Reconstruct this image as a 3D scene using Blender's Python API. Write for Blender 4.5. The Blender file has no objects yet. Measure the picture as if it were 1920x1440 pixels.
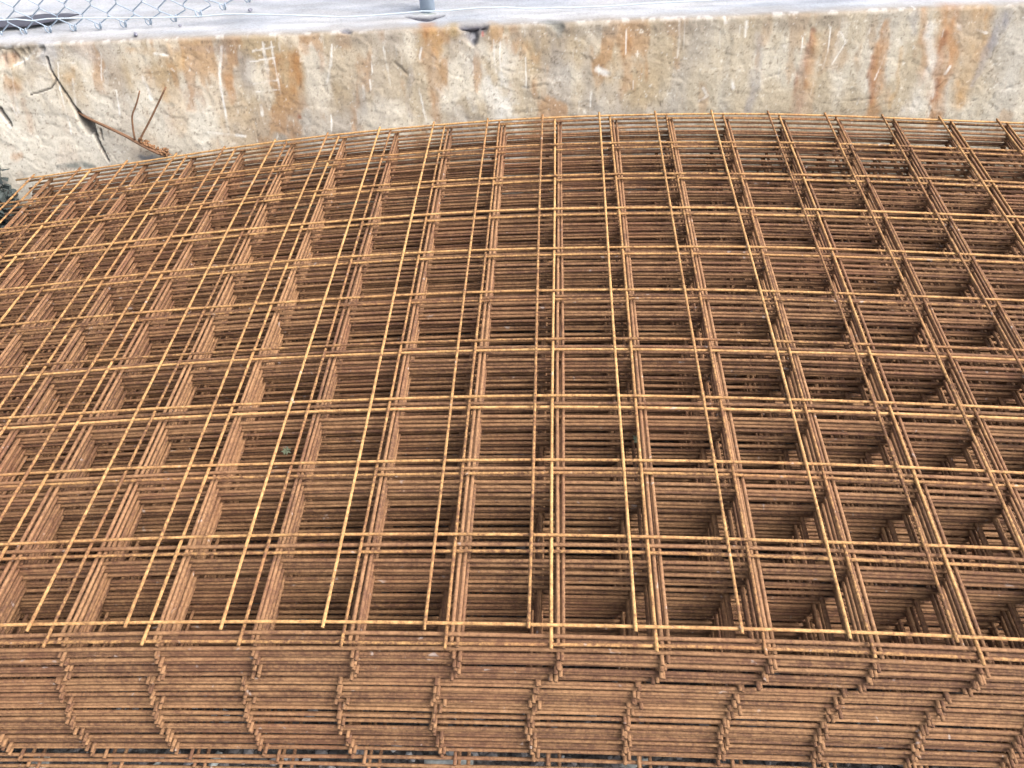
import bpy, math, random
import numpy as np
from mathutils import Vector, Euler, Matrix
random.seed(7); rng = np.random.default_rng(7)
scn = bpy.context.scene
C = scn.collection

# ---------------------------------------------------------------- camera, sky, sun, exposure
CAM_LOC = (0.05943, -0.60115, 1.08343)
CAM_ROT = (math.radians(44.98), math.radians(3.183), math.radians(2.25))
FPX = 1564.5                                    # focal length in pixels of the 1920 wide photo
cam = bpy.data.cameras.new('camera'); camo = bpy.data.objects.new('camera', cam); C.objects.link(camo)
camo.location = CAM_LOC; camo.rotation_euler = CAM_ROT
cam.sensor_width = 36; cam.lens = FPX / 1920 * 36; cam.clip_start = .02; cam.clip_end = 600
scn.camera = camo

world = bpy.data.worlds.new('World'); scn.world = world; world.use_nodes = True
nt = world.node_tree; nt.nodes.clear()
SUN_EL, SUN_AZ = 48, 107                        # soft hazy light from the right
sky = nt.nodes.new('ShaderNodeTexSky'); sky.sky_type = 'NISHITA'; sky.sun_disc = False
sky.sun_elevation = math.radians(SUN_EL); sky.sun_rotation = math.radians(SUN_AZ)
sky.air_density = 1.0; sky.dust_density = 6.0; sky.ozone_density = 1.0
hs = nt.nodes.new('ShaderNodeHueSaturation'); hs.inputs['Saturation'].default_value = .45
bg = nt.nodes.new('ShaderNodeBackground'); bg.inputs['Strength'].default_value = .15
wo = nt.nodes.new('ShaderNodeOutputWorld')
nt.links.new(sky.outputs[0], hs.inputs['Color']); nt.links.new(hs.outputs[0], bg.inputs[0]); nt.links.new(bg.outputs[0], wo.inputs[0])
sl = bpy.data.lights.new('sun', 'SUN'); sl.energy = .9; sl.angle = math.radians(40); sl.color = (1, .96, .9)
so = bpy.data.objects.new('sun', sl); C.objects.link(so)
az = math.radians(SUN_AZ); el = math.radians(SUN_EL)
sd = Vector((math.sin(az)*math.cos(el), math.cos(az)*math.cos(el), math.sin(el)))
so.rotation_euler = sd.to_track_quat('Z', 'Y').to_euler(); so.location = sd*20
vs = scn.view_settings; vs.view_transform = 'Standard'; vs.look = 'None'; vs.gamma = 1; vs.use_curve_mapping = False
vs.exposure = 1.95

# ---------------------------------------------------------------- helpers
CR = np.array(Euler(CAM_ROT, 'XYZ').to_matrix()); CL = np.array(CAM_LOC)
def ray(u, v): return CR @ np.array([(u-960)/FPX, (720-v)/FPX, -1.])
def on_plane(u, v, n, d):
    w = ray(u, v); n = np.array(n, float); return CL + (d - n@CL)/(n@w)*w
def tag(o, label=None, cat=None, group=None, kind=None):
    for k, v in (('label', label), ('category', cat), ('group', group), ('kind', kind)):
        if v: o[k] = v
    return o
def empty(name, loc, rz=0):
    o = bpy.data.objects.new(name, None); C.objects.link(o); o.location = loc; o.rotation_euler = (0, 0, rz)
    o.empty_display_size = .05; return o
def mesh_obj(name, verts, faces, mat, parent=None, loc=None, smooth=True):
    m = bpy.data.meshes.new(name); m.from_pydata([tuple(map(float, v)) for v in verts], [], faces); m.update()
    if smooth: m.polygons.foreach_set('use_smooth', [True]*len(m.polygons))
    m.materials.append(mat); o = bpy.data.objects.new(name, m); C.objects.link(o)
    if loc is not None: o.location = loc
    if parent: o.parent = parent
    return o
def tube_geo(path, rad, n=8, caps=True):
    """ring-swept tube along a polyline, rad scalar or per point"""
    P = np.asarray(path, float); N = len(P); rad = np.broadcast_to(np.asarray(rad, float), (N,))
    T = np.gradient(P, axis=0); T /= np.linalg.norm(T, axis=1)[:, None] + 1e-12
    up = np.array([0, 0, 1.]) if abs(T[0, 2]) < .8 else np.array([1., 0, 0])
    a = np.linspace(0, 2*np.pi, n, endpoint=False); V = []
    U = up - (up@T[0])*T[0]; U /= np.linalg.norm(U)
    for i in range(N):
        U = U - (U@T[i])*T[i]; U /= np.linalg.norm(U)
        W = np.cross(T[i], U)
        V.append(P[i] + rad[i]*(np.cos(a)[:, None]*W + np.sin(a)[:, None]*U))
    V = np.concatenate(V); F = []
    for i in range(N-1):
        b = i*n
        for k in range(n):
            k2 = (k+1) % n; F.append((b+k, b+k2, b+n+k2, b+n+k))
    if caps: F.append(tuple(range(n-1, -1, -1))); F.append(tuple(range((N-1)*n, N*n)))
    return V, F
def tube(name, path, rad, mat, parent=None, n=8):
    P = np.asarray(path, float); V, F = tube_geo(P, rad, n)
    return mesh_obj(name, V-P[0], F, mat, parent, P[0])
def lattice(seed):
    r = np.random.default_rng(seed); return r.random((256, 256))
_lat = {}
def vnoise(x, y, s):
    L = _lat.setdefault(s, lattice(s)); xi = np.floor(x).astype(int); yi = np.floor(y).astype(int)
    fx = x-xi; fy = y-yi; fx = fx*fx*(3-2*fx); fy = fy*fy*(3-2*fy)
    g = lambda i, j: L[(xi+i) % 256, (yi+j) % 256]
    return (g(0,0)*(1-fx)+g(1,0)*fx)*(1-fy)+(g(0,1)*(1-fx)+g(1,1)*fx)*fy
def fbm(x, y, s, o=4):
    r = 0; a = .5; t = 0
    for k in range(o):
        r = r + a*vnoise(x*2**k+17.3*k, y*2**k+5.1*k, s+k); t += a; a *= .5
    return r/t
def sstep(a, b, x):
    t = np.clip((x-a)/(b-a), 0, 1); return t*t*(3-2*t)

class NT:
    """tiny wrapper for building materials"""
    def __init__(s, name, rough=.8, spec=.3):
        s.m = bpy.data.materials.new(name); s.m.use_nodes = True; s.t = s.m.node_tree
        s.b = s.t.nodes['Principled BSDF']; s.b.inputs['Roughness'].default_value = rough
        s.b.inputs['Specular IOR Level'].default_value = spec
    def n(s, t, **kw):
        o = s.t.nodes.new(t)
        for k, v in kw.items():
            if k in o.inputs: o.inputs[k].default_value = v
            else: setattr(o, k, v)
        return o
    def l(s, a, b): s.t.links.new(a, b)
    def noise(s, vec, scale, detail=4, rough=.6, dist=0):
        o = s.n('ShaderNodeTexNoise', Scale=scale, Detail=detail, Roughness=rough, Distortion=dist); s.l(vec, o.inputs['Vector']); return o.outputs[0]
    def ramp(s, fac, stops):
        o = s.n('ShaderNodeValToRGB'); e = o.color_ramp.elements
        while len(e) < len(stops): e.new(.5)
        for k, (p, c) in enumerate(stops):
            e[k].position = p; e[k].color = (*c, 1) if len(c) == 3 else c
        s.l(fac, o.inputs[0]); return o.outputs[0]
    def mix(s, f, a, b, mode='MIX'):
        o = s.n('ShaderNodeMix', data_type='RGBA', blend_type=mode)
        for sock, v in ((o.inputs[0], f), (o.inputs[6], a), (o.inputs[7], b)):
            if isinstance(v, (int, float)): sock.default_value = v
            elif isinstance(v, tuple): sock.default_value = (*v, 1)
            else: s.l(v, sock)
        return o.outputs[2]
    def math(s, op, a, b):
        o = s.n('ShaderNodeMath', operation=op)
        for sock, v in ((o.inputs[0], a), (o.inputs[1], b)):
            if isinstance(v, (int, float)): sock.default_value = v
            else: s.l(v, sock)
        return o.outputs[0]
    def bump(s, h, strength, dist=.002):
        o = s.n('ShaderNodeBump', Strength=strength, Distance=dist); s.l(h, o.inputs['Height']); s.l(o.outputs[0], s.b.inputs['Normal'])
    def col(s, c): s.l(c, s.b.inputs['Base Color'])
def plain(name, c, rough=.7, spec=.3, metal=0, var=.25, scale=60):
    k = NT(name, rough, spec); g = k.n('ShaderNodeTexCoord').outputs['Object']
    f = k.noise(g, scale)
    d = tuple(x*(1-var) for x in c); e = tuple(min(1, x*(1+var)) for x in c)
    k.col(k.ramp(f, [(.3, d), (.7, e)])); k.b.inputs['Metallic'].default_value = metal
    k.bump(f, .3, .001); return k.m

# ---------------------------------------------------------------- materials
def rust(name, light, mid, dark):
    k = NT(name, .82, .25)
    g = k.n('ShaderNodeNewGeometry').outputs['Position']
    oi = k.n('ShaderNodeObjectInfo').outputs['Random']
    f1 = k.noise(g, 38, 4, .6); f2 = k.noise(g, 170, 3, .7); f3 = k.noise(g, 5, 4, .6)
    m = k.math('ADD', k.math('MULTIPLY', f1, .35), k.math('MULTIPLY', f2, .55))
    m = k.math('ADD', m, k.math('MULTIPLY', k.math('SUBTRACT', oi, .4), .16))
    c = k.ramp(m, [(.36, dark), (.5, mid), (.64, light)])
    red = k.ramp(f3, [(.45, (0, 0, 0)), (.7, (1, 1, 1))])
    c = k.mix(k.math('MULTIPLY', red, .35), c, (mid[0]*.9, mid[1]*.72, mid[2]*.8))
    # a few worn grey flecks
    gr = k.ramp(k.noise(g, 55, 2, .5, .5), [(.70, (0, 0, 0)), (.76, (1, 1, 1))])
    c = k.mix(k.math('MULTIPLY', gr, .5), c, (.30, .26, .24))
    k.col(c); k.bump(f2, .6, .0012)
    return k.m
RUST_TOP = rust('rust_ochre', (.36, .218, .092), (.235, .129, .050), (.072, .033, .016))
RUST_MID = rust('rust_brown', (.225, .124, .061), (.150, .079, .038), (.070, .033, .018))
STEM = plain('dry_stem', (.11, .062, .038), .9, .1)
ROOT = plain('dry_root', (.14, .075, .04), .95, .1, var=.5, scale=120)
GALV = plain('galvanised_steel', (.17, .21, .26), .5, .5, .1, .2)
GALVPOST = plain('galvanised_post', (.30, .37, .46), .5, .5, .0, .08, 25)
DARKPATCH = plain('dark_violet', (.035, .033, .045), .6, .4)
PEBBLE = plain('pebble', (.13, .13, .16), .8, .3)
PALE = plain('pale_paper', (.18, .19, .18), .7, .3, 0, .4)
LEAFG = plain('grey_leaf', (.085, .095, .06), .8, .2, 0, .4)
WEED = plain('dark_weed', (.035, .043, .042), .7, .2, 0, .4)

k = NT('gravel_ground', .95, .2); g = k.n('ShaderNodeNewGeometry').outputs['Position']
c = k.ramp(k.noise(g, 60, 6, .75), [(.35, (.02, .018, .018)), (.5, (.07, .062, .058)), (.68, (.20, .19, .18))])
k.col(c); k.bump(k.noise(g, 120, 6, .8), 1, .02); GROUND = k.m
k = NT('gravel_stone', .9, .25); oi = k.n('ShaderNodeNewGeometry').outputs['Random Per Island']
k.col(k.ramp(oi, [(0, (.025, .022, .022)), (.5, (.06, .053, .05)), (.85, (.11, .10, .10)), (1, (.24, .235, .23))])); STONE = k.m
k = NT('pale_concrete', .9, .25); g = k.n('ShaderNodeNewGeometry').outputs['Position']
c = k.ramp(k.noise(g, 7, 6, .7), [(.3, (.22, .215, .225)), (.5, (.29, .285, .30)), (.7, (.35, .345, .36))])
k.col(c); k.bump(k.noise(g, 80, 5, .7), .6, .004); PAVE = k.m

# painted wall: colour attribute holds the stains, nodes add grain
k = NT('stained_concrete', .88, .25); g = k.n('ShaderNodeNewGeometry').outputs['Position']
att = k.n('ShaderNodeVertexColor'); att.layer_name = 'stain'
f = k.noise(g, 160, 5, .7); f2 = k.noise(g, 420, 3, .7)
c = k.mix(1.0, att.outputs[0], k.ramp(f, [(.3, (.80, .79, .77)), (.5, (1, 1, 1)), (.75, (1.12, 1.12, 1.12))]), 'MULTIPLY')
sp = k.ramp(f2, [(.27, (.35, .3, .26)), (.36, (1, 1, 1))])
c = k.mix(.8, c, sp, 'MULTIPLY')
k.col(c); k.bump(k.noise(g, 220, 5, .75), .55, .003); WALL = k.m

# ---------------------------------------------------------------- ground (lower yard), wall, upper pavement
GZ = -0.395
def big_sheet(name, x0, x1, y0, y1, z, mat):
    return tag(mesh_obj(name, [(x0, y0, z), (x1, y0, z), (x1, y1, z), (x0, y1, z)], [(0, 1, 2, 3)], mat, smooth=False), kind='structure')
big_sheet('ground', -250, 250, -250, 1.7, GZ, GROUND)
BAT = math.radians(18); WN = np.array([0, math.cos(BAT), -math.sin(BAT)]); WD = WN @ np.array([0, 1.53, -.33])
ZT = .175; YT = 1.694
big_sheet('pavement', -250, 250, YT+.33, 250, ZT-.012, PAVE)
def wallxz(u, v):
    q = on_plane(u, v, WN, WD); return q[0], q[2]
cosb = math.cos(BAT)
def topxy(u, v):
    q = on_plane(u, v, (0, 0, 1), ZT); return q[0], q[1]

def build_wall():
    xs = np.concatenate([np.arange(-7, -1.75, .05), np.arange(-1.75, 1.45, .0032), np.arange(1.45, 7.01, .05)])
    Rr = .016
    L = (ZT-Rr-GZ+.1)/cosb                       # face length below the rounded edge
    s_face = np.concatenate([np.linspace(0, L-.62, 8), np.linspace(L-.60, L, 170)])
    arc = Rr*(math.pi/2-BAT+0)                   # turn from sloping face to flat top
    s_arc = L + np.linspace(0, arc, 7)[1:]
    s_top = s_arc[-1] + np.concatenate([np.linspace(0, .26, 60)[1:], [.32]])
    S = np.concatenate([s_face, s_arc, s_top])
    py = np.zeros_like(S); pz = np.zeros_like(S); ny = np.zeros_like(S); nz = np.zeros_like(S)
    # face direction (0, sinb, cosb), outward normal (0,-cosb, sinb)
    def facept(z): return (WD + math.sin(BAT)*z)/math.cos(BAT)
    zb = GZ-.1
    for i, s in enumerate(S):
        if s <= L+1e-9:
            z = zb + s*cosb; py[i] = facept(z); pz[i] = z; ny[i] = -cosb; nz[i] = math.sin(BAT)
        elif s <= s_arc[-1]+1e-9:
            th = (s-L)/Rr; z = zb+L*cosb; y = facept(z)
            cy = y + Rr*cosb; cz = z - Rr*math.sin(BAT)
            a0 = BAT + th                       # normal angle from horizontal
            ny[i] = -math.cos(a0); nz[i] = math.sin(a0); py[i] = cy+Rr*ny[i]; pz[i] = cz+Rr*nz[i]
            ye, ze = py[i], pz[i]
        else:
            py[i] = ye + s-s_arc[-1]; pz[i] = ze; nz[i] = 1
    X, SS = np.meshgrid(xs, S, indexing='ij')
    n1, n2 = X.shape
    Y = np.broadcast_to(py, X.shape).copy(); Z = np.broadcast_to(pz, X.shape).copy()
    NY = np.broadcast_to(ny, X.shape); NZ = np.broadcast_to(nz, X.shape)
    se = s_arc[-1] - arc/2                       # arc length of the edge
    D = SS - se                                  # <0 on the face, >0 on the ledge
    face = sstep(.012, -.012, D)
    # pixel -> (x, D)
    def face_xd(u, v):
        x, z = wallxz(u, v); return x, (z-zb)/cosb - se
    def top_xd(u, v):
        x, y = topxy(u, v); return x, y-ye+arc/2
    # warped coordinates give strokes ragged borders
    wx = (fbm(X*26, SS*26, 40)-.5); wy = (fbm(X*26, SS*26, 50)-.5)
    RG = fbm(X*38+3, D*16+8, 120)
    def stroke(pts, w, conv=face_xd, warp=.045, soft=1.0, rag=.6):
        """mask of a polyline (pixel coords), w = half widths in pixels at each point"""
        q = np.array([conv(*p) for p in pts]); w = np.broadcast_to(np.asarray(w, float), (len(pts),))*.00145
        lo = q.min(0)-w.max()*3-.03; hi = q.max(0)+w.max()*3+.03
        i0, i1 = np.searchsorted(xs, [lo[0], hi[0]]); j0, j1 = np.searchsorted(S-se, [lo[1], hi[1]])
        M = np.zeros_like(X)
        if i1 <= i0 or j1 <= j0: return M
        sl = (slice(i0, i1), slice(j0, j1)); x = X[sl]+wx[sl]*warp; d = D[sl]+wy[sl]*warp*.6
        best = np.zeros_like(x)
        for a, b, wa, wb in zip(q[:-1], q[1:], w[:-1], w[1:]):
            ab = b-a; t = np.clip(((x-a[0])*ab[0]+(d-a[1])*ab[1])/(ab@ab+1e-12), 0, 1)
            dist = np.hypot(x-a[0]-t*ab[0], d-a[1]-t*ab[1]); ww = wa+(wb-wa)*t
            best = np.maximum(best, sstep(1+.5*soft, 1-.75*soft, dist/(ww+1e-9)))
        M[sl] = best*(1-rag*sstep(.36, .62, RG[sl])); return M
    # ------------ base colours
    col = np.zeros(X.shape+(3,)); mix = lambda m, c: col.__iadd__((np.array(c)-col)*np.clip(m, 0, 1)[..., None])
    Dv = D*.35                                   # vertically stretched noise makes streaks
    col[:] = (.53, .45, .335)
    mix(sstep(.42, .66, fbm(X*7, Dv*16+3, 1))*.85, (.44, .34, .215))
    mix(sstep(.45, .68, fbm(X*14+9, Dv*22, 5))*.75, (.76, .71, .61))
    mix(sstep(.52, .70, fbm(X*9+31, Dv*9+7, 9))*.55, (.36, .34, .33))
    mix(sstep(.55, .70, fbm(X*22+3, Dv*26+5, 13))*.65, (.42, .23, .10))
    # broad regional tints
    left = sstep(-.75, -1.15, X)*face
    mix(left*sstep(-.06, -.20, D+.12*(fbm(X*8, D*12, 77)-.5))*.72, (.70, .67, .60))
    mix(sstep(.2, .5, X)*face*.45, (.50, .46, .375))
    mix(sstep(.07, .02, np.abs(X+.13+.1*D+.10*(fbm(X*9, D*9, 61)-.5)))*sstep(-.01, -.12, D)*sstep(.35, .55, fbm(X*30, D*18, 63))*.85, (.74, .72, .67))
    mix(sstep(.40, .60, fbm(X*17+5, Dv*30+2, 21))*sstep(-1.35, -1.1, X)*sstep(-.55, -.75, X)*face*.28, (.50, .33, .17))
    # dark thin line and grime right under the edge
    mix(sstep(.030, .004, np.abs(D+.020))*sstep(.40, .6, fbm(X*18, D*3, 25))*.6, (.30, .25, .20))
    # fine flecks
    fl = fbm(X*150, SS*150, 90, 2); mix(sstep(.78, .86, fl)*.6*face, (.78, .76, .70)); mix(sstep(.27, .20, fl)*.6*face, (.20, .15, .11))
    # ledge: pale cool concrete
    top = 1-face
    ledge = np.stack([.57+.34*(fbm(X*9, D*40, 33, 5)-.5)+c*0 for c in range(3)], -1)*np.array((.98, .985, 1.0))
    ledge += (fbm(X*5, D*30, 35)-.5)[..., None]*np.array((.26, .20, .12))
    ledge -= (sstep(.022, .002, D)*(.10+.3*fbm(X*24, D*10, 39)))[..., None]*np.array((.7, .9, 1.1))
    col[:] = col*(1-top[..., None]) + ledge*top[..., None]
    mix(sstep(.060, .004, D+.05*(fbm(X*14, D*20, 41)-.5))*top*.62, (.40, .36, .31))
    # edge wear: bright broken rim
    mix(sstep(.014, .002, np.abs(D-.004))*sstep(.55, .68, fbm(X*40, D*30, 37))*.55, (.74, .72, .68))
    # ------------ strokes read off the photograph
    R1 = (.30, .105, .045); R2 = (.44, .20, .06); R3 = (.55, .33, .13); BL = (.23, .235, .29); WH = (.84, .83, .80); GY = (.36, .35, .34)
    for pts, w, cc, a in [
        ([(1527, 58), (1512, 120), (1500, 180), (1490, 225)], [6, 14, 12, 9], R1, .75),
        ([(1532, 70), (1518, 150), (1505, 225)], [10, 14, 12], R3, .45),
        ([(1664, 45), (1650, 120), (1636, 215)], [9, 11, 13], R2, .8), ([(1640, 110), (1632, 190)], [5, 9], R1, .5),
        ([(1785, 12), (1782, 90), (1765, 150), (1748, 235)], [22, 20, 15, 14], R2, .85),
        ([(1835, 15), (1825, 80), (1800, 190)], [24, 26, 18], R3, .8), ([(1775, 60), (1760, 130), (1748, 190)], [6, 8, 6], R1, .6),
        ([(1732, 20), (1735, 90), (1728, 160)], [7, 8, 4], R2, .5), ([(1690, 90), (1680, 170), (1672, 200)], [5, 5, 4], R3, .5),
        ([(1885, 30), (1856, 90), (1822, 160)], [10, 10, 7], BL, .75), ([(1712, 30), (1716, 60)], [9, 5], BL, .4),
        ([(1744, 50), (1748, 120), (1720, 190), (1700, 215)], [9, 12, 20, 14], WH, .6), ([(1905, 60), (1890, 160)], [18, 22], (.62, .61, .57), .5),
        ([(1580, 40), (1560, 130), (1575, 165)], [9, 9, 24], (.66, .63, .56), .55), ([(1510, 180), (1500, 225)], [14, 18], (.66, .62, .54), .4),
        ([(1424, 70), (1418, 140), (1406, 215)], [8, 11, 9], BL, .5), ([(1366, 90), (1352, 215)], [7, 12], GY, .45), ([(1300, 80), (1290, 130)], [16, 20], GY, .35),
        ([(800, 42), (806, 100), (815, 160), (820, 225)], [16, 18, 15, 10], R2, .75), ([(815, 60), (822, 110), (826, 150)], [12, 9, 12], R3, .7),
        ([(1178, 70), (1172, 120), (1168, 180)], [8, 11, 8], R2, .45), ([(1150, 100), (1145, 150)], [6, 8], R3, .35),
        ([(850, 42), (852, 62)], [14, 12], (.40, .27, .10), .7), ([(925, 40), (927, 62)], [11, 13], (.43, .27, .10), .65),
        ([(890, 70), (890, 130)], [16, 10], GY, .4), ([(1025, 35), (1042, 52), (1050, 66)], [12, 15, 8], (.27, .27, .25), .85),
        ([(770, 130), (765, 180), (775, 215)], [7, 6, 5], BL, .35), ([(700, 80), (690, 220)], [60, 70], (.40, .36, .32), .5),
        ([(600, 120), (590, 230)], [30, 40], (.42, .39, .35), .45), ([(455, 110), (462, 160)], [16, 18], BL, .35),
        ([(552, 105), (553, 145), (548, 168)], [10, 16, 9], R2, .65), ([(430, 145), (434, 190)], [9, 7], R2, .45),
        ([(340, 100), (345, 125)], [14, 12], R3, .6), ([(330, 90), (420, 92)], [5, 8], (.33, .24, .2), .5), ([(360, 165), (358, 205)], [6, 6], R2, .65),
        ([(310, 165), (312, 185)], [9, 7], R3, .6), ([(8, 118), (28, 104)], [14, 8], R1, .6), ([(30, 160), (20, 165)], [14, 8], R2, .5),
        ([(45, 190), (50, 215), (56, 245)], [7, 8, 9], R2, .5), ([(132, 130), (128, 150)], [8, 7], R3, .6), ([(30, 295), (40, 292)], [9, 6], R2, .5),
        ([(244, 95), (290, 95)], [7, 6], R3, .45), ([(570, 85), (575, 95)], [14, 9], R2, .45), ([(602, 105), (600, 130)], [6, 7], R2, .4), ([(563, 217), (566, 219)], [5, 4], R1, .9),
        ([(110, 312), (150, 306), (180, 314)], [4, 8, 4], (.13, .16, .16), .9), ([(268, 292), (290, 296)], [6, 7], (.12, .15, .20), .9),
        ([(5, 350), (25, 375), (40, 395)], [12, 14, 10], (.10, .12, .13), .8), ([(320, 192), (325, 197)], [4, 4], (.12, .13, .13), .8),
        ([(50, 128), (75, 150), (60, 165)], [24, 26, 20], (.70, .67, .61), .55), ([(85, 85), (90, 115)], [22, 18], (.62, .63, .66), .7),
        ([(150, 95), (160, 110)], [26, 20], (.74, .73, .70), .7)]:
        mix(stroke(pts, w, warp=.032, rag=.45)*a*.82, cc)
    for pts, w in [
        ([(415, 88), (412, 140), (419, 190), (429, 252)], [2.3, 2.8, 2.2, 2.5]), ([(622, 84), (620, 120), (613, 153)], [1.6, 3, 2.6]), ([(620, 215), (622, 245)], [1.5, 1.5]),
        ([(493, 80), (500, 125), (505, 172)], [1.8, 4.2, 1.8]), ([(508, 78), (513, 110), (526, 175)], 1.5), ([(523, 80), (527, 96)], [1.5, 3]),
        ([(473, 96), (515, 88)], 1.5), ([(468, 116), (515, 109)], 1.4), ([(475, 158), (522, 149)], 1.6), ([(480, 172), (520, 168)], 1.2), ([(488, 198), (492, 215)], [3, 4]),
        ([(19, 128), (25, 165), (35, 210)], [1.6, 1.8, 3]), ([(108, 118), (112, 165), (124, 210), (133, 250)], [1.4, 1.3, 1.4, 1.6]), ([(135, 148), (139, 175), (142, 205)], [1.6, 2.4, 1.6]),
        ([(10, 170), (30, 215)], 1.5), ([(50, 240), (60, 258)], 1.6), ([(188, 98), (190, 150)], 1.5), ([(219, 170), (224, 215)], [1.2, 2.2]), ([(268, 145), (284, 185)], [3, 5]),
        ([(108, 118), (140, 117)], 1.4), ([(24, 124), (50, 110), (70, 85)], [1.5, 2, 2]), ([(40, 108), (85, 122)], 1.6), ([(290, 100), (315, 104)], 2.2), ([(390, 248), (460, 256)], [2, 2.5]),
        ([(680, 160), (683, 185)], 2), ([(694, 150), (695, 168)], 1.8), ([(719, 88), (726, 125), (733, 160)], [1.6, 1.8, 1.8]), ([(697, 105), (698, 140)], 1), ([(668, 205), (672, 230)], 1.5),
        ([(925, 75), (930, 135)], 1.6), ([(937, 78), (941, 150), (940, 225)], [1.6, 1.8, 4]), ([(985, 108), (987, 165)], 1.5), ([(1175, 55), (1173, 100)], 1.5), ([(1108, 175), (1107, 200)], 1.6),
        ([(1275, 38), (1273, 75), (1270, 108)], [2, 2.3, 1.5]), ([(1284, 40), (1281, 92)], 1.4), ([(1351, 55), (1350, 90)], 1.4), ([(1388, 48), (1386, 70)], 1.2), ([(1400, 40), (1398, 68)], [2.4, 2]),
        ([(1358, 30), (1362, 42)], 3.5), ([(1557, 52), (1552, 95), (1542, 130)], 1.4), ([(1575, 60), (1585, 80), (1560, 120)], 1.1), ([(1505, 70), (1502, 110)], 1), ([(1660, 100), (1640, 150)], 1), ([(1686, 75), (1690, 82)], 4),
        ([(1714, 5), (1716, 16)], 1.8), ([(1780, 125), (1772, 138)], 2.5), ([(1798, 48), (1799, 53)], 4), ([(1830, 55), (1850, 62)], 2), ([(1372, 150), (1375, 165)], 3), ([(1318, 165), (1325, 180), (1310, 190)], 2.5),
        ([(1120, 130), (1140, 138)], 6), ([(785, 165), (792, 200), (800, 225)], 1.4), ([(818, 165), (835, 185)], [2, 4]), ([(860, 205), (868, 230)], [9, 10]), ([(880, 180), (890, 205)], 7), ([(790, 90), (788, 110)], 2)]:
        mix(stroke(pts, w, warp=.006, soft=.8, rag=.75)*.85, WH)
    for i in range(110):                          # stray small runs and scratches
        u = random.uniform(-60, 1980); v = random.uniform(20, 240)+max(0, (600-u))*.1; l = random.uniform(6, 26); a = random.uniform(.15, .5)
        mix(stroke([(u, v), (u+(900-u)*l*.00028, v+l)], random.uniform(.7, 1.5), warp=.008, soft=.8)*a, random.choice([WH, WH, (.25, .18, .12), R2]))
    # ------------ relief
    H = (fbm(X*6, SS*8, 70)-.5)*.010 + (fbm(X*22, SS*26, 74)-.5)*.0035 + (fbm(X*75, SS*75, 78, 3)-.5)*.0022
    rid = np.abs(fbm(X*7+SS*9, SS*13-X*3, 82)-.5); lay = sstep(.022, 0, rid)*sstep(.45, .6, fbm(X*5, SS*5, 84))   # broken plaster lines
    H -= lay*.0014*face; mix(lay*.16*face, (.26, .21, .16))
    H += sstep(.5, .56, fbm(X*11+2, SS*17, 86))*.0014*face                    # thin skim layer, flaked off in places
    for pts, w, dep, a in [
        ([(88, 108), (92, 130), (104, 147), (120, 170), (133, 190), (146, 212)], [1.6, 1.8, 2, 2, 2.2, 3.4], .012, .85),
        ([(104, 149), (95, 165), (75, 172), (58, 177)], [1.8, 1.6, 1.5, 1], .007, .8),
        ([(144, 208), (156, 226), (168, 246)], [3, 9, 7], .035, .92), ([(150, 213), (172, 232), (180, 252)], [2, 5, 4], .03, .92),
        ([(176, 248), (190, 276), (203, 303)], [4, 2.6, 1.6], .012, .85), ([(189, 243), (193, 262)], [2.4, 1.4], .008, .7),
        ([(458, 186), (470, 212), (481, 262)], [1.2, 1.6, 1.2], .006, .6), ([(440, 190), (466, 182)], [1.5, 1.2], .004, .5),
        ([(560, 150), (563, 165), (545, 176), (500, 176)], [1, 1.2, 1.2, 1], .004, .5), ([(540, 118), (500, 128)], 1.2, .004, .5),
        ([(645, 130), (620, 153), (600, 165)], 1.2, .005, .5), ([(742, 115), (760, 140)], [2, 2.4], .006, .5), ([(965, 108), (1000, 95)], 1.2, .004, .4),
        ([(975, 166), (1035, 159), (1050, 160)], [2, 1.8, 1], .006, .5), ([(905, 225), (910, 190)], 1.4, .004, .5), ([(1160, 190), (1200, 165)], 1.6, .006, .5), ([(955, 215), (1030, 205)], 1.3, .005, .45),
        ([(1280, 98), (1312, 80)], 1.4, .005, .5), ([(1425, 150), (1450, 142), (1482, 125)], 1.4, .006, .5), ([(1542, 130), (1590, 115), (1640, 96)], 1.3, .006, .5), ([(1440, 98), (1460, 80)], 1.2, .005, .5), ([(1715, 60), (1745, 45)], 1.3, .005, .5),
        ([(1735, 172), (1775, 148)], 1.4, .006, .5), ([(1790, 136), (1880, 140)], 1.2, .004, .5), ([(1585, 190), (1630, 184)], 1.3, .005, .5), ([(1820, 190), (1900, 160)], 1.4, .006, .5), ([(1625, 210), (1675, 190)], 1.3, .005, .45), ([(1590, 195), (1625, 186)], 1, .003, .5),
        ([(60, 255), (105, 250)], 1, .003, .4), ([(150, 268), (240, 262)], 1.2, .004, .35), ([(320, 225), (350, 218)], 1.2, .004, .4), ([(20, 235), (0, 205)], [3, 5], .012, .8)]:
        big = dep > .0065; m = stroke(pts, w, warp=.012 if big else .03, soft=.8, rag=.15 if big else .9); H -= dep*m*(1 if big else .45); mix(m*a*(1 if big else .45), (.09, .075, .07))
    def chip(conv, pts, w, dep, cc, a, warp=.03):
        nonlocal H
        m = stroke(pts, w, conv, warp=warp, rag=.1); H -= dep*m*(.7+.6*fbm(X*60, SS*60, 95)); mix(m*a*(.65+.7*fbm(X*90, SS*90, 97)), cc)
    chip(face_xd, [(872, 50), (884, 56), (900, 52)], [10, 14, 11], .020, (.12, .12, .155), .95)
    chip(face_xd, [(880, 66), (886, 82)], [13, 8], .016, (.17, .17, .20), .9)
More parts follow.
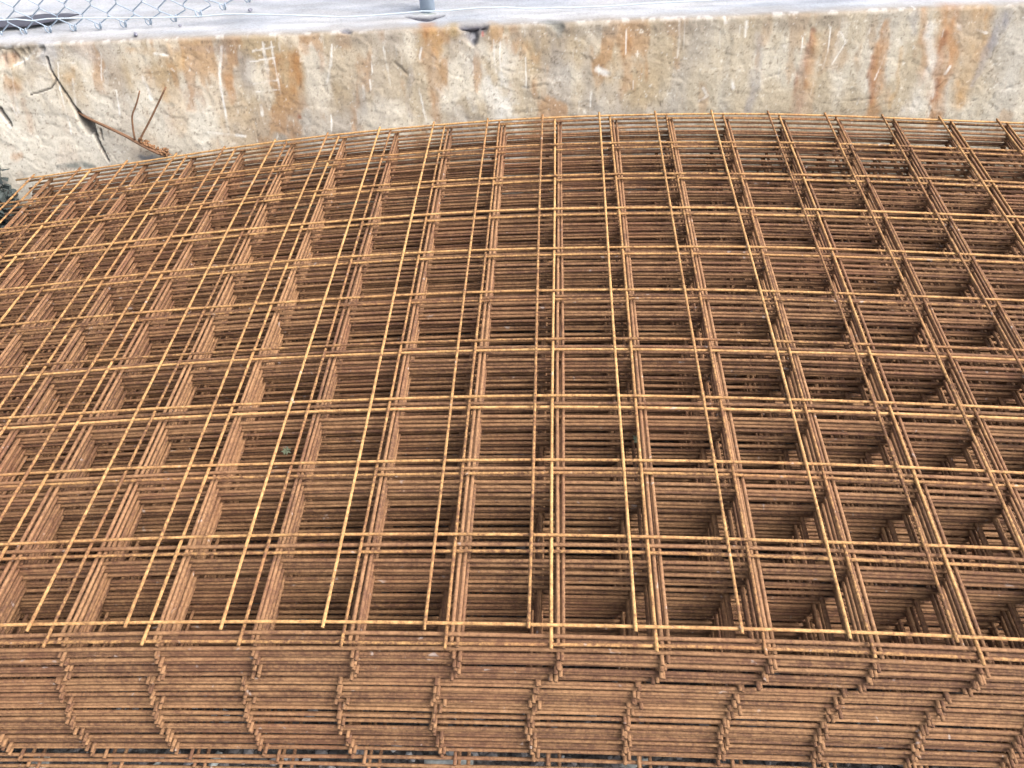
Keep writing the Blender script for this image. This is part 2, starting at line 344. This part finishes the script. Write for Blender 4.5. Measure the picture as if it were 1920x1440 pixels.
    mix(stroke([(892, 66), (888, 75)], [4, 5])*.9, (.06, .06, .07)); mix(stroke([(880, 70), (882, 78)], [4, 4])*.8, (.62, .62, .66)); mix(stroke([(904, 62), (905, 67)], [2.5, 2.5], warp=.004)*.8, (.45, .12, .10))
    chip(top_xd, [(764, 28), (800, 31), (830, 26)], [5, 12, 5], .012, (.05, .05, .075), .95, .02)
    mix(stroke([(775, 23), (815, 22)], [2, 3], top_xd, warp=.006)*.6, (.16, .24, .12))
    chip(top_xd, [(20, 45), (60, 38), (110, 26)], [9, 9, 4], .010, (.13, .12, .16), .7)  # ledge dipped and darkened around the dark patch
    chip(face_xd, [(645, 52), (655, 56)], [8, 6], .010, (.18, .17, .2), .7)
    chip(face_xd, [(1033, 40), (1045, 55)], [10, 9], .006, (.22, .22, .2), .5)
    # the broken corner at the left
    br = stroke([(-40, 105), (30, 103), (75, 92)], [30, 20, 8]); H -= br*.016
    fade = 1 - sstep(.20, .30, D)                # ledge flattens into the pavement
    H = H*np.where(D > 0, .6, 1)*fade
    Y += NY*H; Z += NZ*H
    col = np.clip(col*np.where(D > 0, .43, .45)[..., None]*np.where(D[..., None] > 0, np.array((.96, .98, 1.03)), np.array((1.01, 1.0, .975))), .02, .85)
    V = np.stack([X, Y, Z], -1).reshape(-1, 3)
    idx = np.arange(n1*n2).reshape(n1, n2)
    F = np.stack([idx[:-1, :-1], idx[1:, :-1], idx[1:, 1:], idx[:-1, 1:]], -1).reshape(-1, 4)
    m = bpy.data.meshes.new('concrete_wall'); m.vertices.add(len(V)); m.vertices.foreach_set('co', V.ravel().astype(np.float32))
    m.loops.add(F.size); m.loops.foreach_set('vertex_index', F.ravel().astype(np.int32))
    m.polygons.add(len(F)); m.polygons.foreach_set('loop_start', np.arange(0, F.size, 4, dtype=np.int32)); m.update(calc_edges=True)
    m.polygons.foreach_set('use_smooth', np.ones(len(F), bool))
    at = m.color_attributes.new('stain', 'FLOAT_COLOR', 'POINT')
    at.data.foreach_set('color', np.concatenate([col.reshape(-1, 3), np.ones((n1*n2, 1))], 1).ravel().astype(np.float32))
    m.materials.append(WALL); o = bpy.data.objects.new('concrete_wall', m); C.objects.link(o)
    tag(o, 'low sloping concrete wall with peeling cream paint and rust streaks behind the mesh stack', 'wall')
build_wall()

# ---------------------------------------------------------------- the stack of welded mesh sheets
CELL = .15; NS = 40; WR = .0029; PITCH = .0106
SP = (-.058555, .00102358, .00720864, -.01021508, .02289902, -.00665681)
def arch(x, y):
    xx = np.minimum(x, 1.3); e = np.maximum(x-1.3, 0)
    y = y-.75
    z = SP[0]*xx**2+SP[1]*xx**3+SP[2]*xx**4+SP[3]*y**2+SP[4]*xx*y+SP[5]*xx*xx*y
    return z - .03*(1-np.exp(-e*2.5))
NZ_T = np.array([0, .011, .023, .038, .055, .075, .095, .104, .116, .13, .137, .154, .16, .175, .18, .202, .233, .25, .28, .32])
DX_T = np.array([.031, .042, .044, .043, .042, .041, .036, .010, .008, .003, .006, -.003, .010, .006, -.004, -.006, -.010, -.002, -.004, 0])
ONES = ['', 'first', 'second', 'third', 'fourth', 'fifth', 'sixth', 'seventh', 'eighth', 'ninth', 'tenth', 'eleventh', 'twelfth', 'thirteenth', 'fourteenth', 'fifteenth',
        'sixteenth', 'seventeenth', 'eighteenth', 'nineteenth']
def ordinal(n):
    if n < 20: return ONES[n]
    return ['twentieth', 'thirtieth', 'fortieth'][n//10-2] if n % 10 == 0 else ['twenty', 'thirty'][n//10-2]+'-'+ONES[n % 10]
I0, I1, NJ = -10, 14, 10
WL = .00275                                       # wire radius of the lower sheets
# sheets lie in flipped pairs: long wires touch, cross wires of neighbours share a layer side by side
ZL = [0, -.0108]
_rg = random.Random(4)
for k in range(2, NS):
    g = _rg.choice([0, 0, 0, 0, 0, .0003, .0006, .0035]) if k > 4 else .0004
    if k >= NS-3: g = .004
    ZL.append(ZL[-1] - (2*WL if k % 2 == 0 else 4*WL) - g)
def sheet(k):
    t = k/(NS-1); r = random.Random(100+k); rp = random.Random(500+k//2)
    depth = -ZL[k]; flip = k >= 2 and k % 2 == 0
    if k == 0: dx, dy, rz, skew = 0, 0, 0, 0
    elif k == 1: dx, dy, rz, skew = .031, -.024, .0, .022
    else:
        dx = float(np.interp(depth, NZ_T, DX_T))+(-.0032 if flip else .0032)+r.uniform(-.001, .001)
        dy = (-.008, -.012, -.024, -.026)[k-2] if k < 6 else -.0275+(1 if k < 14 else 1.8)*rp.uniform(-.0011, .0011)+r.uniform(-.0005, .0005)-.17*max(0, depth-.08)
        rz = (.4 if k < 14 else 1)*rp.uniform(-.0012, .0012); skew = .017+(.3 if k < 14 else 1)*rp.uniform(-.002, .002)
    if k >= NS-3: dy -= .004+.005*(k-NS+3); dx += .015+.01*(k-NS+3)
    WR = .0026 if k < 2 else .0032
    fade = 1-.40*t                                # lower sheets lie flatter
    base = np.array([0, 0, -depth]); root = empty('mesh_sheet', base)
    ph = rp.uniform(0, 6.28); ph2 = rp.uniform(0, 6.28); am = .0006 if k else .0
    def pos(x, y, lift):
        X = x+dx - rz*y; Y = y*(1+skew/1.5)+dy + rz*x
        z = arch(X, Y)*fade + am*np.sin(X*3.1+ph)+am*np.sin(X*7.3+ph2) + lift
        return np.stack([X, Y, z], -1)
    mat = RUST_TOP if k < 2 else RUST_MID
    for j in range(NJ+1):                         # long wires
        a = r.uniform(.02, .05); xs = np.linspace(I0*CELL-a-.02, I1*CELL+.04, 45)
        P = pos(xs, np.full_like(xs, j*CELL+r.uniform(-.0016, .0016)), 0)
        P[:, 1] += .0012*np.sin(xs*5+r.uniform(0, 6)); P[:, 2] += .0005*np.sin(xs*9+r.uniform(0, 6))
        if k > 2 and r.random() < .12: P[:, 2] += r.uniform(-.003, .004)*np.exp(-((xs-r.uniform(-1.2, 1.0))/r.uniform(.06, .16))**2)
        tube('long_wire', P, WR*(1+r.uniform(-.03, .05)), mat, root)
    for i in range(I0, I1+1):                     # cross wires, welded on top
        o = r.uniform(.009, .015); far = NJ*CELL+r.uniform(.004, .011)
        ys = np.linspace(-o, far, 14); rad = 1.0
        if k < 3:                                 # weld swellings where the wires cross
            q = np.array([j*CELL for j in range(NJ+1)]); ys = np.unique(np.concatenate([[-o, far], q, q-.0035, q+.0035, q[:-1]+.05, q[:-1]+.10]).clip(-o, far).round(5))
            dw = np.abs(ys[:, None]-q[None]).min(1); rad = 1+.22*(dw < .001)+.08*(np.abs(dw-.0035) < .001)
        P = pos(np.full_like(ys, i*CELL+r.uniform(-.0016, .0016)), ys, 2*(WR if k < 2 else WL)*(-.97 if flip else .95))
        P[:, 0] += .0012*np.sin(ys*4+r.uniform(0, 6))
        tube('cross_wire', P, WR*(1+r.uniform(-.05, .03))*rad, mat, root)
    if k == 0: lab = 'topmost rusty welded wire mesh sheet, bright ochre, set back from the stack front'
    elif k == NS-1: lab = 'bottom rusty welded wire mesh sheet lying on the gravel, jutting out under the stack'
    else: lab = 'rusty welded wire mesh sheet, %s from the top of the stack' % ordinal(k+1)
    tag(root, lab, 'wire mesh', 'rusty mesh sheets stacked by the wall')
for k in range(NS): sheet(k)

# ---------------------------------------------------------------- chain link fence on the ledge
fence = empty('chain_link_fence', (-.323, 1.79, ZT))
tag(fence, 'galvanised chain link fence with loose bottom edge hanging over the wall ledge', 'fence')
FO = np.array(fence.location)
FB = [(-1.60, .160), (-1.536, .163), (-1.457, .170), (-1.306, .174), (-1.157, .179), (-1.081, .183), (-1.007, .192), (-.941, .200), (-.883, .217), (-.821, .231), (-.75, .25), (-.5, .27), (2.5, .27)]
W2 = .0378; HH = .074
def fbot(x): return float(np.interp(x, [q[0] for q in FB], [q[1] for q in FB]))
x0 = -1.536 - W2*26
for i in range(0, 116):                            # zigzag wires; loops hook together at the bottom
    xl = x0 + i*W2; xr = xl+W2; even = i % 2 == 0
    xb = xr if even else xl                        # lower end sits on the knuckle side
    zb = fbot(xb); P = []
    s = 1 if even else -1
    # knuckle: the end is bent back up into a small loop
    P += [(xb+s*.008, 1.766, zb+.020), (xb+s*.0085, 1.763, zb+.008), (xb+s*.004, 1.764, zb+.0005), (xb, 1.769, zb+.001), (xb-s*.002, 1.772, zb+.012)]
    for n in range(1, 26):
        side = (xl if (n % 2 == 1) == even else xr)
        inset = .0022 if side == xl else -.0022
        yy = 1.772 + (.0022 if n % 4 < 2 else -.0022)
        zz = zb+HH*n/2+.006*math.sin(xl*3+n*.7)
        off = -.006*math.exp(-n*.3)
        P += [(side-inset*.2+(.003 if side == xl else -.003)*0, yy+off, zz-.004), (side+inset*.0, yy+.002+off, zz+.004)]
    tube('mesh_wire', np.array(P)-FO, .0019, GALV, fence, 6)
def lw(pts): return [on_plane(u, v, (0, 1, 0), 1.762) for u, v in pts]
L = lw([(-200, 42), (-60, 39), (0, 38), (30, 36), (60, 39), (90, 35), (140, 34), (220, 34), (300, 33), (370, 31), (430, 26), (500, 27), (600, 30), (640, 32), (700, 29), (760, 24), (790, 21), (830, 21), (860, 18), (900, 14.5), (950, 13.5), (985, 16), (1030, 15), (1080, 14), (1150, 11), (1220, 6), (1300, 2), (1500, -7), (1900, -22)])
t = np.linspace(0, len(L)-1, 120); L = np.array(L); L = np.stack([np.interp(t, np.arange(len(L)), L[:, c]) for c in range(3)], -1)
tube('line_wire', L-FO, .0019, plain('bright_wire', (.33, .38, .42), .45, .5, .0, .1), fence, 6)
for px in (-.326, 1.9, -2.5):
    zz = np.array([-.05, .35, .8, 1.25])
    tube('post', np.stack([np.full(4, px+.323), np.full(4, .026), zz], -1), .0212, GALVPOST, fence, 20)

# ---------------------------------------------------------------- dried weed growing from the crack
def off_wall(u, v, o): return on_plane(u, v, WN, WD-o)
b0 = off_wall(150, 214, -.01); wd = empty('dried_weed', b0)
tag(wd, 'dry brown weed with two thin stalks growing from crack in the wall', 'dead plant'); B = np.array(b0)
def smooth(pts, n):
    pts = np.array(pts); d = np.r_[0, np.cumsum(np.linalg.norm(np.diff(pts, axis=0), axis=1))]; s = np.linspace(0, d[-1], n)
    q = np.stack([np.interp(s, d, pts[:, c]) for c in range(3)], -1)
    q[1:-1] = (q[:-2]+2*q[1:-1]+q[2:])/4; return q
P = smooth([off_wall(146, 210, -.015), off_wall(165, 222, .006), off_wall(205, 240, .022), off_wall(240, 257, .034), off_wall(262, 270, .04), off_wall(290, 285, .035), off_wall(312, 293, .02)], 24)
tube('stem', P-B, np.interp(np.linspace(0, 1, 24), [0, .3, .7, 1], [.0035, .0042, .0048, .004]), STEM, wd)
P = smooth([off_wall(262, 170, .05), off_wall(256, 195, .05), off_wall(247, 216, .047), off_wall(249, 240, .043), off_wall(253, 262, .04)], 14)
tube('stalk', P-B, np.linspace(.0022, .003, 14), STEM, wd)
P = smooth([off_wall(311, 163, .06), off_wall(296, 195, .055), off_wall(280, 228, .05), off_wall(264, 258, .043), off_wall(262, 266, .04)], 14)
tube('stalk', P-B, np.linspace(.0025, .003, 14), STEM, wd)
vv, ff = [], []
for q in range(46):                                # gnarled root crown
    a = random.random(); u = 258+a*58; v = 264+a*27+random.gauss(0, 2.6); c0 = off_wall(u, v, .036-.014*a+random.gauss(0, .004))
    dr = np.array([random.gauss(0, 1), random.gauss(0, 1), random.gauss(0, .7)]); dr /= np.linalg.norm(dr)
    V, F = tube_geo(smooth([c0, c0+dr*.006, c0+dr*.011+np.array([.004, 0, -.002])], 4), [.0036, .0042, .003, .0012], 6)
    ff += [tuple(x+len(vv) for x in f) for f in F]; vv += [tuple(x-B) for x in V]
mesh_obj('root_crown', vv, ff, ROOT, wd)

# ---------------------------------------------------------------- weeds at the foot of the wall by the sheet ends
def leafy(name, base, n, hgt, mat, seed, lab):
    r = random.Random(seed); e = empty(name, base); vv, ff = [], []
    for s in range(n):
        a = r.uniform(0, 6.28); tilt = r.uniform(.1, .7); h = hgt*r.uniform(.5, 1.1)
        tip = np.array([math.cos(a)*math.sin(tilt)*h, math.sin(a)*math.sin(tilt)*h*.5, math.cos(tilt)*h])
        P = smooth([np.zeros(3), tip*.5+np.array([0, 0, h*.08]), tip], 6)
        tube('stem', P, np.linspace(.0018, .0008, 6), mat, e, 5)
        for q in range(26):
            f = r.uniform(.25, 1.0); c = tip*f; d = np.array([r.gauss(0, 1), r.gauss(0, 1), r.gauss(0, .6)]); d /= np.linalg.norm(d)
            sd = np.cross(d, [r.random(), r.random(), r.random()]); sd /= np.linalg.norm(sd); l = r.uniform(.018, .04); w = l*.4; b = len(vv)
            nn = np.cross(d, sd)*l*.12
            vv += [tuple(c), tuple(c+d*l*.5+sd*w+nn), tuple(c+d*l), tuple(c+d*l*.5-sd*w+nn)]; ff += [(b, b+1, b+2), (b, b+2, b+3)]
    mesh_obj('leaves', vv, ff, mat, e, smooth=False); tag(e, lab, 'weed')
leafy('weed', (-1.66, 1.50, GZ), 16, .27, WEED, 3, 'dark leafy weed at wall foot beside the mesh sheet ends')
leafy('weed', (-1.85, 1.42, GZ), 10, .20, WEED, 5, 'low dark weed at wall foot farther from the mesh sheets')

# ---------------------------------------------------------------- gravel and litter
def rock_geo(r, c, s):
    import itertools
    g = (1+5**.5)/2; V = np.array([(-1,g,0),(1,g,0),(-1,-g,0),(1,-g,0),(0,-1,g),(0,1,g),(0,-1,-g),(0,1,-g),(g,0,-1),(g,0,1),(-g,0,-1),(-g,0,1)])/1.9
    V = V*np.array([r.uniform(.7, 1.3), r.uniform(.7, 1.3), r.uniform(.45, .8)])*np.array([[r.uniform(.8, 1.2)] for _ in range(12)])*s
    a = r.uniform(0, 6.28); V = V@np.array([[math.cos(a), -math.sin(a), 0], [math.sin(a), math.cos(a), 0], [0, 0, 1]]) + c
    F = [(0,11,5),(0,5,1),(0,1,7),(0,7,10),(0,10,11),(1,5,9),(5,11,4),(11,10,2),(10,7,6),(7,1,8),(3,9,4),(3,4,2),(3,2,6),(3,6,8),(3,8,9),(4,9,5),(2,4,11),(6,2,10),(8,6,7),(9,8,1)]
    return V, F
r = random.Random(11); vv, ff = [], []
for q in range(9000):
    x = r.uniform(-2.0, 2.0); y = r.choice([r.uniform(-.5, .15), r.uniform(-.5, .15), r.uniform(.1, 1.5)]); s = r.uniform(.004, .013)
    V, F = rock_geo(r, np.array([x, y, GZ+s*.25]), s); b = len(vv); vv += [tuple(v) for v in V]; ff += [tuple(i+b for i in f) for f in F]
tag(mesh_obj('gravel', vv, ff, STONE, smooth=False), 'dark loose gravel and grit under the mesh stack', 'gravel', kind='stuff')

def sheetlet(name, u, v, z, L_, W_, rot, mat, lab, cat, curl=.006, tilt=0, nx=8, shape=None):
    c = on_plane(u, v, (0, 0, 1), z); V = []; r = random.Random(int(u*7+v))
    for side in (0, 1):
        for a in range(nx+1):
            for b in range(4):
                s = a/nx*2-1; tt = b/3*2-1; w = W_/2*(shape(s) if shape else 1)
                V.append((s*L_/2, tt*w*(1+r.uniform(-.06, .06)), curl*(s*s+.5*tt*tt+.4*math.sin(3*s+tt))-side*.0012+s*tilt))
    F = []; n = (nx+1)*4
    for a in range(nx):
        for b in range(3):
            q = a*4+b; F.append((q, q+4, q+5, q+1)); F.append((n+q, n+q+1, n+q+5, n+q+4))
        F.append((a*4, n+a*4, n+a*4+4, a*4+4)); F.append((a*4+3, a*4+7, n+a*4+7, n+a*4+3))
    for b in range(3): F.append((b, b+1, n+b+1, n+b)); q = nx*4+b; F.append((q, n+q, n+q+1, q+1))
    o = mesh_obj(name, V, F, mat, loc=c); o.rotation_euler = (0, 0, rot); tag(o, lab, cat); return o
sheetlet('paper_strip', 842, 1432, GZ+.014, .085, .018, .05, PALE, 'white paper strip lying on gravel under the stack front', 'paper')
sheetlet('paper_strip', 1188, 1433, GZ+.014, .05, .012, .1, PALE, 'small pale paper scrap lying on gravel beside a stone', 'paper')
sheetlet('paper_strip', 300, 1428, GZ+.014, .03, .006, .9, PALE, 'thin white splinter lying on gravel under the stack front', 'scrap')
lens = lambda s: max(.05, (1-s*s)**.7)
sheetlet('dark_patch', 52, 40, ZT+.006, .30, .075, .16, DARKPATCH, 'dark flat lens-shaped patch on the ledge behind the chain link fence', 'scrap', .004, shape=lens)  # thin dark lens-shaped sheet for an unidentified dark patch
def pebble(u, v, z, s, mat, lab):
    r = random.Random(int(u)); c = on_plane(u, v, (0, 0, 1), z); V, F = rock_geo(r, np.zeros(3), s)
    o = mesh_obj('pebble', V, F, mat, loc=c+np.array([0, 0, s*.3]), smooth=False); tag(o, lab, 'stone')
pebble(255, 66, ZT, .009, PEBBLE, 'small dark stone on the wall ledge in front of fence loops')
pebble(470, 21, ZT, .010, PEBBLE, 'dark flat stone on the wall ledge just past the last fence loop')
pebble(338, 49, ZT, .006, PEBBLE, 'tiny dark chip on the wall ledge near the line wire')
pebble(74, 1434, GZ+.008, .018, PALE, 'pale rounded stone on the gravel in front of the stack')
pebble(405, 1428, GZ+.008, .014, PALE, 'pale angular stone on the gravel under the stack edge')

# ---------------------------------------------------------------- leaf scraps caught in the mesh
def leaf(u, v, z, s, rot, lab, tilt):
    lob = [(0, -.9), (.25, -.35), (.8, -.45), (.55, 0), (1, .35), (.45, .4), (.2, 1), (-.1, .5), (-.6, .75), (-.5, .2), (-1, .05), (-.55, -.3), (-.5, -.75), (-.15, -.4)]
    V = [(0, 0, .12*s)]+[(a*s, b*s, random.uniform(-.1, .2)*s) for a, b in lob]; n = len(V); V += [(a, b, c-.0007) for a, b, c in V]
    m = len(lob); F = []
    for i in range(m):
        j = (i+1) % m; F += [(0, 1+i, 1+j), (n, n+1+j, n+1+i), (1+i, n+1+i, n+1+j, 1+j)]
    o = mesh_obj('leaf', V, F, LEAFG, loc=on_plane(u, v, (0, 0, 1), z), smooth=False); o.rotation_euler = (tilt, .2, rot); tag(o, lab, 'leaf')
leaf(537, 846, -.085, .010, .3, 'pale curled leaf caught deep in a mesh cell', .5)
leaf(1193, 824, -.06, .010, 1.2, 'small grey leaf scrap wedged beside a bundle of cross wires', .7)
